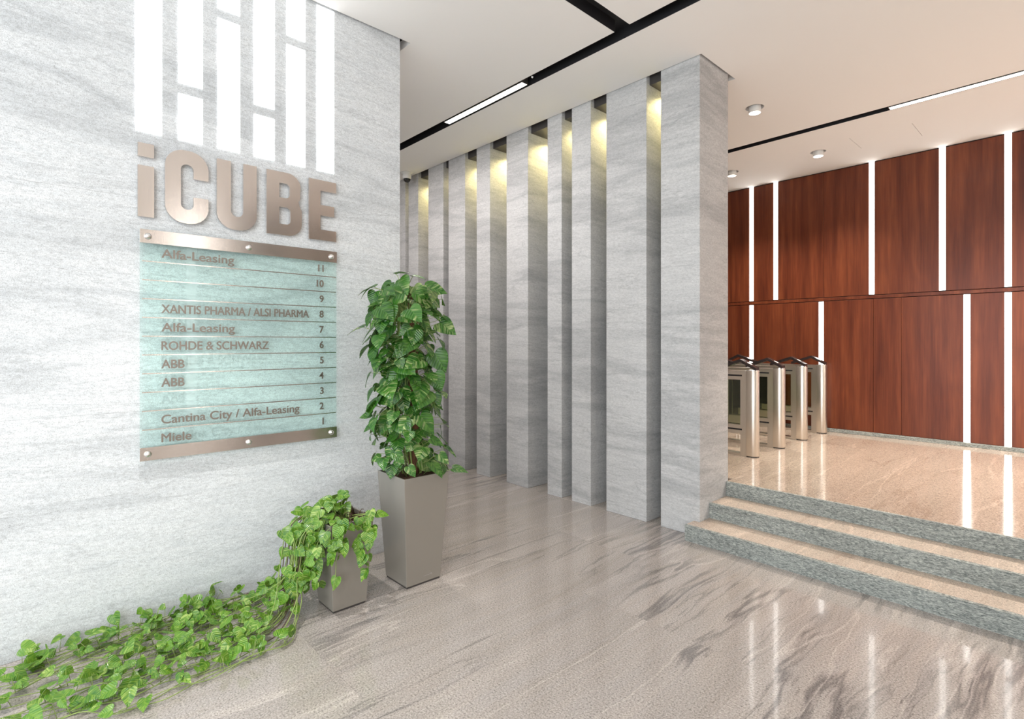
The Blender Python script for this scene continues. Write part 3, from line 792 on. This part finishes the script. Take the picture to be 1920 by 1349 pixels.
lv.v = [(x-.045*min(1, max(0, (z-.8)*3)), y-.045*min(1, max(0, (z-.8)*3)), z) for x, y, z in lv.v]; sm.v = [(x-.045*min(1, max(0, (z-.8)*3)), y-.045*min(1, max(0, (z-.8)*3)), z) for x, y, z in sm.v]
lv.build('foliage', M['leaf_a'], e1); sm.build('stems', M['stem'], e1)
MB().tube([(.12, .13, .74), (.12, .13, .835)], .005, 8).build('water_gauge', M['white_plastic'], e1)
lg = place_text('LECHUZA', -.035, .035, .055, .009, 'embossed_lettering', M['chrome'], None, pot1, 0, .01)
sl = (.187-.143)/(.78-.012)
lg.parent = e1; lg.matrix_parent_inverse = Matrix.Identity(4)
lg.matrix_local = Matrix.Translation((.1445+sl*.045, -.005, .055)) @ Matrix.Rotation(math.atan(sl), 4, 'Y') @ SIGNROT

# --- small trailing pothos
e2, pot2 = planter('trailing_pothos', -3.362, 1.577, .115, .15, .57, 'trailing vine spilling from the small taupe planter along the floor by the sign wall')
lv = Leaves(); sg = MB(); sb = MB(); rnd = random.Random(29)
P0 = Vector((-3.362, 1.577, 0))
def smooth_path(pts, n=8):
    out = []; L = len(pts)
    for i in range(L-1):
        p0 = pts[max(i-1, 0)]; p1 = pts[i]; p2 = pts[i+1]; p3 = pts[min(i+2, L-1)]
        for k in range(n):
            t = k/n
            out.append(.5*((2*p1)+(p2-p0)*t+(2*p0-5*p1+4*p2-p3)*t*t+(3*p1-p0-3*p2+p3)*t**3))
    out.append(pts[-1]); return out
def leaf_on(p, tdir, size, up=True, floorz=None):
    if up:   # near the floor: leaf held up on a petiole
        a = rnd.uniform(0, 2*PI); hgt = rnd.uniform(.015, .095)
        base = p+Vector((rnd.uniform(-.04, .04), rnd.uniform(-.04, .04), hgt))
        tip = Vector((math.cos(a), math.sin(a), rnd.uniform(-.45, .35)))
        nrm = Vector((rnd.uniform(-.3, .9), rnd.uniform(-.9, .3), 1.0))
        if hgt > .05 and rnd.random() < .45: tip.z = rnd.uniform(-1.1, -.3); nrm = Vector((rnd.uniform(.2, 1), rnd.uniform(-1, .2), .35))
    else:
        base = p+Vector((rnd.uniform(-.02, .05), rnd.uniform(-.05, .03), rnd.uniform(-.01, .05)))
        tip = Vector((rnd.uniform(-.5, .6), rnd.uniform(-.6, .5), -rnd.uniform(.2, 1.2)))
        nrm = Vector((rnd.uniform(.3, 1.0), -rnd.uniform(.3, 1.0), rnd.uniform(.1, .8)))
    tz = base.z+tip.normalized().z*size
    if tz < .012: base.z += .012-tz
    tx = base.x+tip.normalized().x*size
    if min(base.x, tx) < -3.90: base.x += -3.90-min(base.x, tx)+.01
    lv.add(base-P0, tip, nrm, size, rnd, rnd.uniform(.85, 1.05), .2, .25)
    petiole(sg, p-P0, base-P0, .01, .0016)
# vines: over the rim on the wall/camera side, down to the floor, then along the wall towards the camera
for v in range(38):
    u = rnd.random()
    side = rnd.random()
    if side < .62: rim = Vector((-3.50+rnd.uniform(0, .24), 1.43, .585)); outd = Vector((rnd.uniform(-.35, .15), -1, 0))
    else: rim = Vector((-3.52, 1.46+rnd.uniform(0, .18), .585)); outd = Vector((-1, rnd.uniform(-1.0, -.2), 0))
    outd.normalize(); start = Vector((-3.362+rnd.uniform(-.08, .06), 1.577+rnd.uniform(-.08, .08), .545))
    reach = rnd.uniform(.04, .15)
    p3 = rim+outd*reach+Vector((0, 0, -.07)); p4 = p3+Vector((outd.x*.03, outd.y*.05, -.20-.1*rnd.random())); 
    lane = -3.87+.80*u
    yl = 1.30-.25*rnd.random()
    if lane > -3.3: yl = min(yl, 1.30)
    p5 = Vector((.5*(p4.x+lane), .5*(p4.y+yl)-.02, .07+.05*rnd.random())); p6 = Vector((lane, yl-.10, .02))
    pts = [start, rim+Vector((0, 0, .012)), p3, p4, p5, p6]
    end = rnd.choice([.9, .6, .35, .1, -.1, -.25]) if v % 3 else rnd.uniform(-.25, .2)
    yv = yl-.10; xv = lane
    target = -3.86+.93*(u*.9+.04)+rnd.uniform(-.08, .08)
    while yv > end:
        yv -= rnd.uniform(.12, .22); xv += (target-xv)*.3+rnd.uniform(-.06, .06); xv = max(-3.89, min(-2.99, xv))
        pts.append(Vector((xv, yv, rnd.choice([.006, .010, .02, .045]))))
    path = smooth_path(pts, 6); loc = [p-P0 for p in path]
    cut = int(len(loc)*.45)
    (sb if rnd.random() < .6 else sg).tube([Vector((p.x, p.y, max(p.z, .004))) for p in loc[:cut+1]], .0032, 5)
    sg.tube([Vector((p.x, p.y, max(p.z, .004))) for p in loc[cut:]], .0028, 5, .002)
    for i in range(8, len(path)-1):
        p = path[i]
        low = p.z < .09
        prob = .27 if low else .17
        if low and p.y > 1.0: prob = .17
        if rnd.random() < prob: leaf_on(p, None, rnd.uniform(.045, .095), low)
# short hanging vines round the front corner of the pot
for v in range(16):
    a = rnd.uniform(-.13, .15)
    if v < 7: rim = Vector((-3.205, 1.577+a, .585)); outd = Vector((1, -.3, 0))
    else: rim = Vector((-3.362+a, 1.425, .585)); outd = Vector((.2, -1, 0))
    ln = rnd.uniform(.12, .46)
    if v in (1, 4): ln = .12
    p = [Vector((-3.362+rnd.uniform(-.08, .08), 1.577+rnd.uniform(-.08, .08), .545)), rim+Vector((0, 0, .012))]
    q = rim+outd*.035
    for j in range(1, 5): p.append(q+outd*.02*j/4+Vector((rnd.uniform(-.012, .012), rnd.uniform(-.02, .012), -ln*j/4)))
    path = smooth_path(p, 5); sg.tube([x-P0 for x in path], .0028, 5, .002)
    for i in range(5, len(path)):
        if rnd.random() < .34: leaf_on(path[i], None, rnd.uniform(.05, .10), False)
# crown leaves over the soil
for i in range(34):
    b_ = P0+Vector((rnd.uniform(-.17, .10), rnd.uniform(-.17, .10), rnd.uniform(.60, .70)))
    if i > 24: b_ = P0+Vector((rnd.uniform(-.27, -.12), rnd.uniform(-.26, -.08), rnd.uniform(.50, .66)))
    lv.add(b_-P0, (rnd.uniform(-1, .8), rnd.uniform(-1, .8), rnd.uniform(-.6, .2)), (rnd.uniform(0, .8), rnd.uniform(-.8, 0), 1), rnd.uniform(.07, .11), rnd)
    petiole(sg, (b_-P0)*.6+Vector((0, 0, .54-.6*b_.z+.0)), b_-P0, .02, .002)
lv.add((.165, .165, .585), (.8, .8, .1), (.3, -.3, 1), .09, rnd); petiole(sg, (.08, .08, .55), (.165, .165, .585), .03, .002)
for i in range(26):      # bare roots and twigs over the soil
    a = Vector((rnd.uniform(-.11, .11), rnd.uniform(-.11, .11), .55)); b_ = a+Vector((rnd.uniform(-.09, .09), rnd.uniform(-.09, .09), rnd.uniform(-.0, .03)))
    petiole(sb, a, b_, rnd.uniform(.02, .06), .003)
lv.build('foliage', M['leaf_b'], e2); sg.build('stems', M['stem'], e2); sb.build('woody_stems', M['stem_brown'], e2)
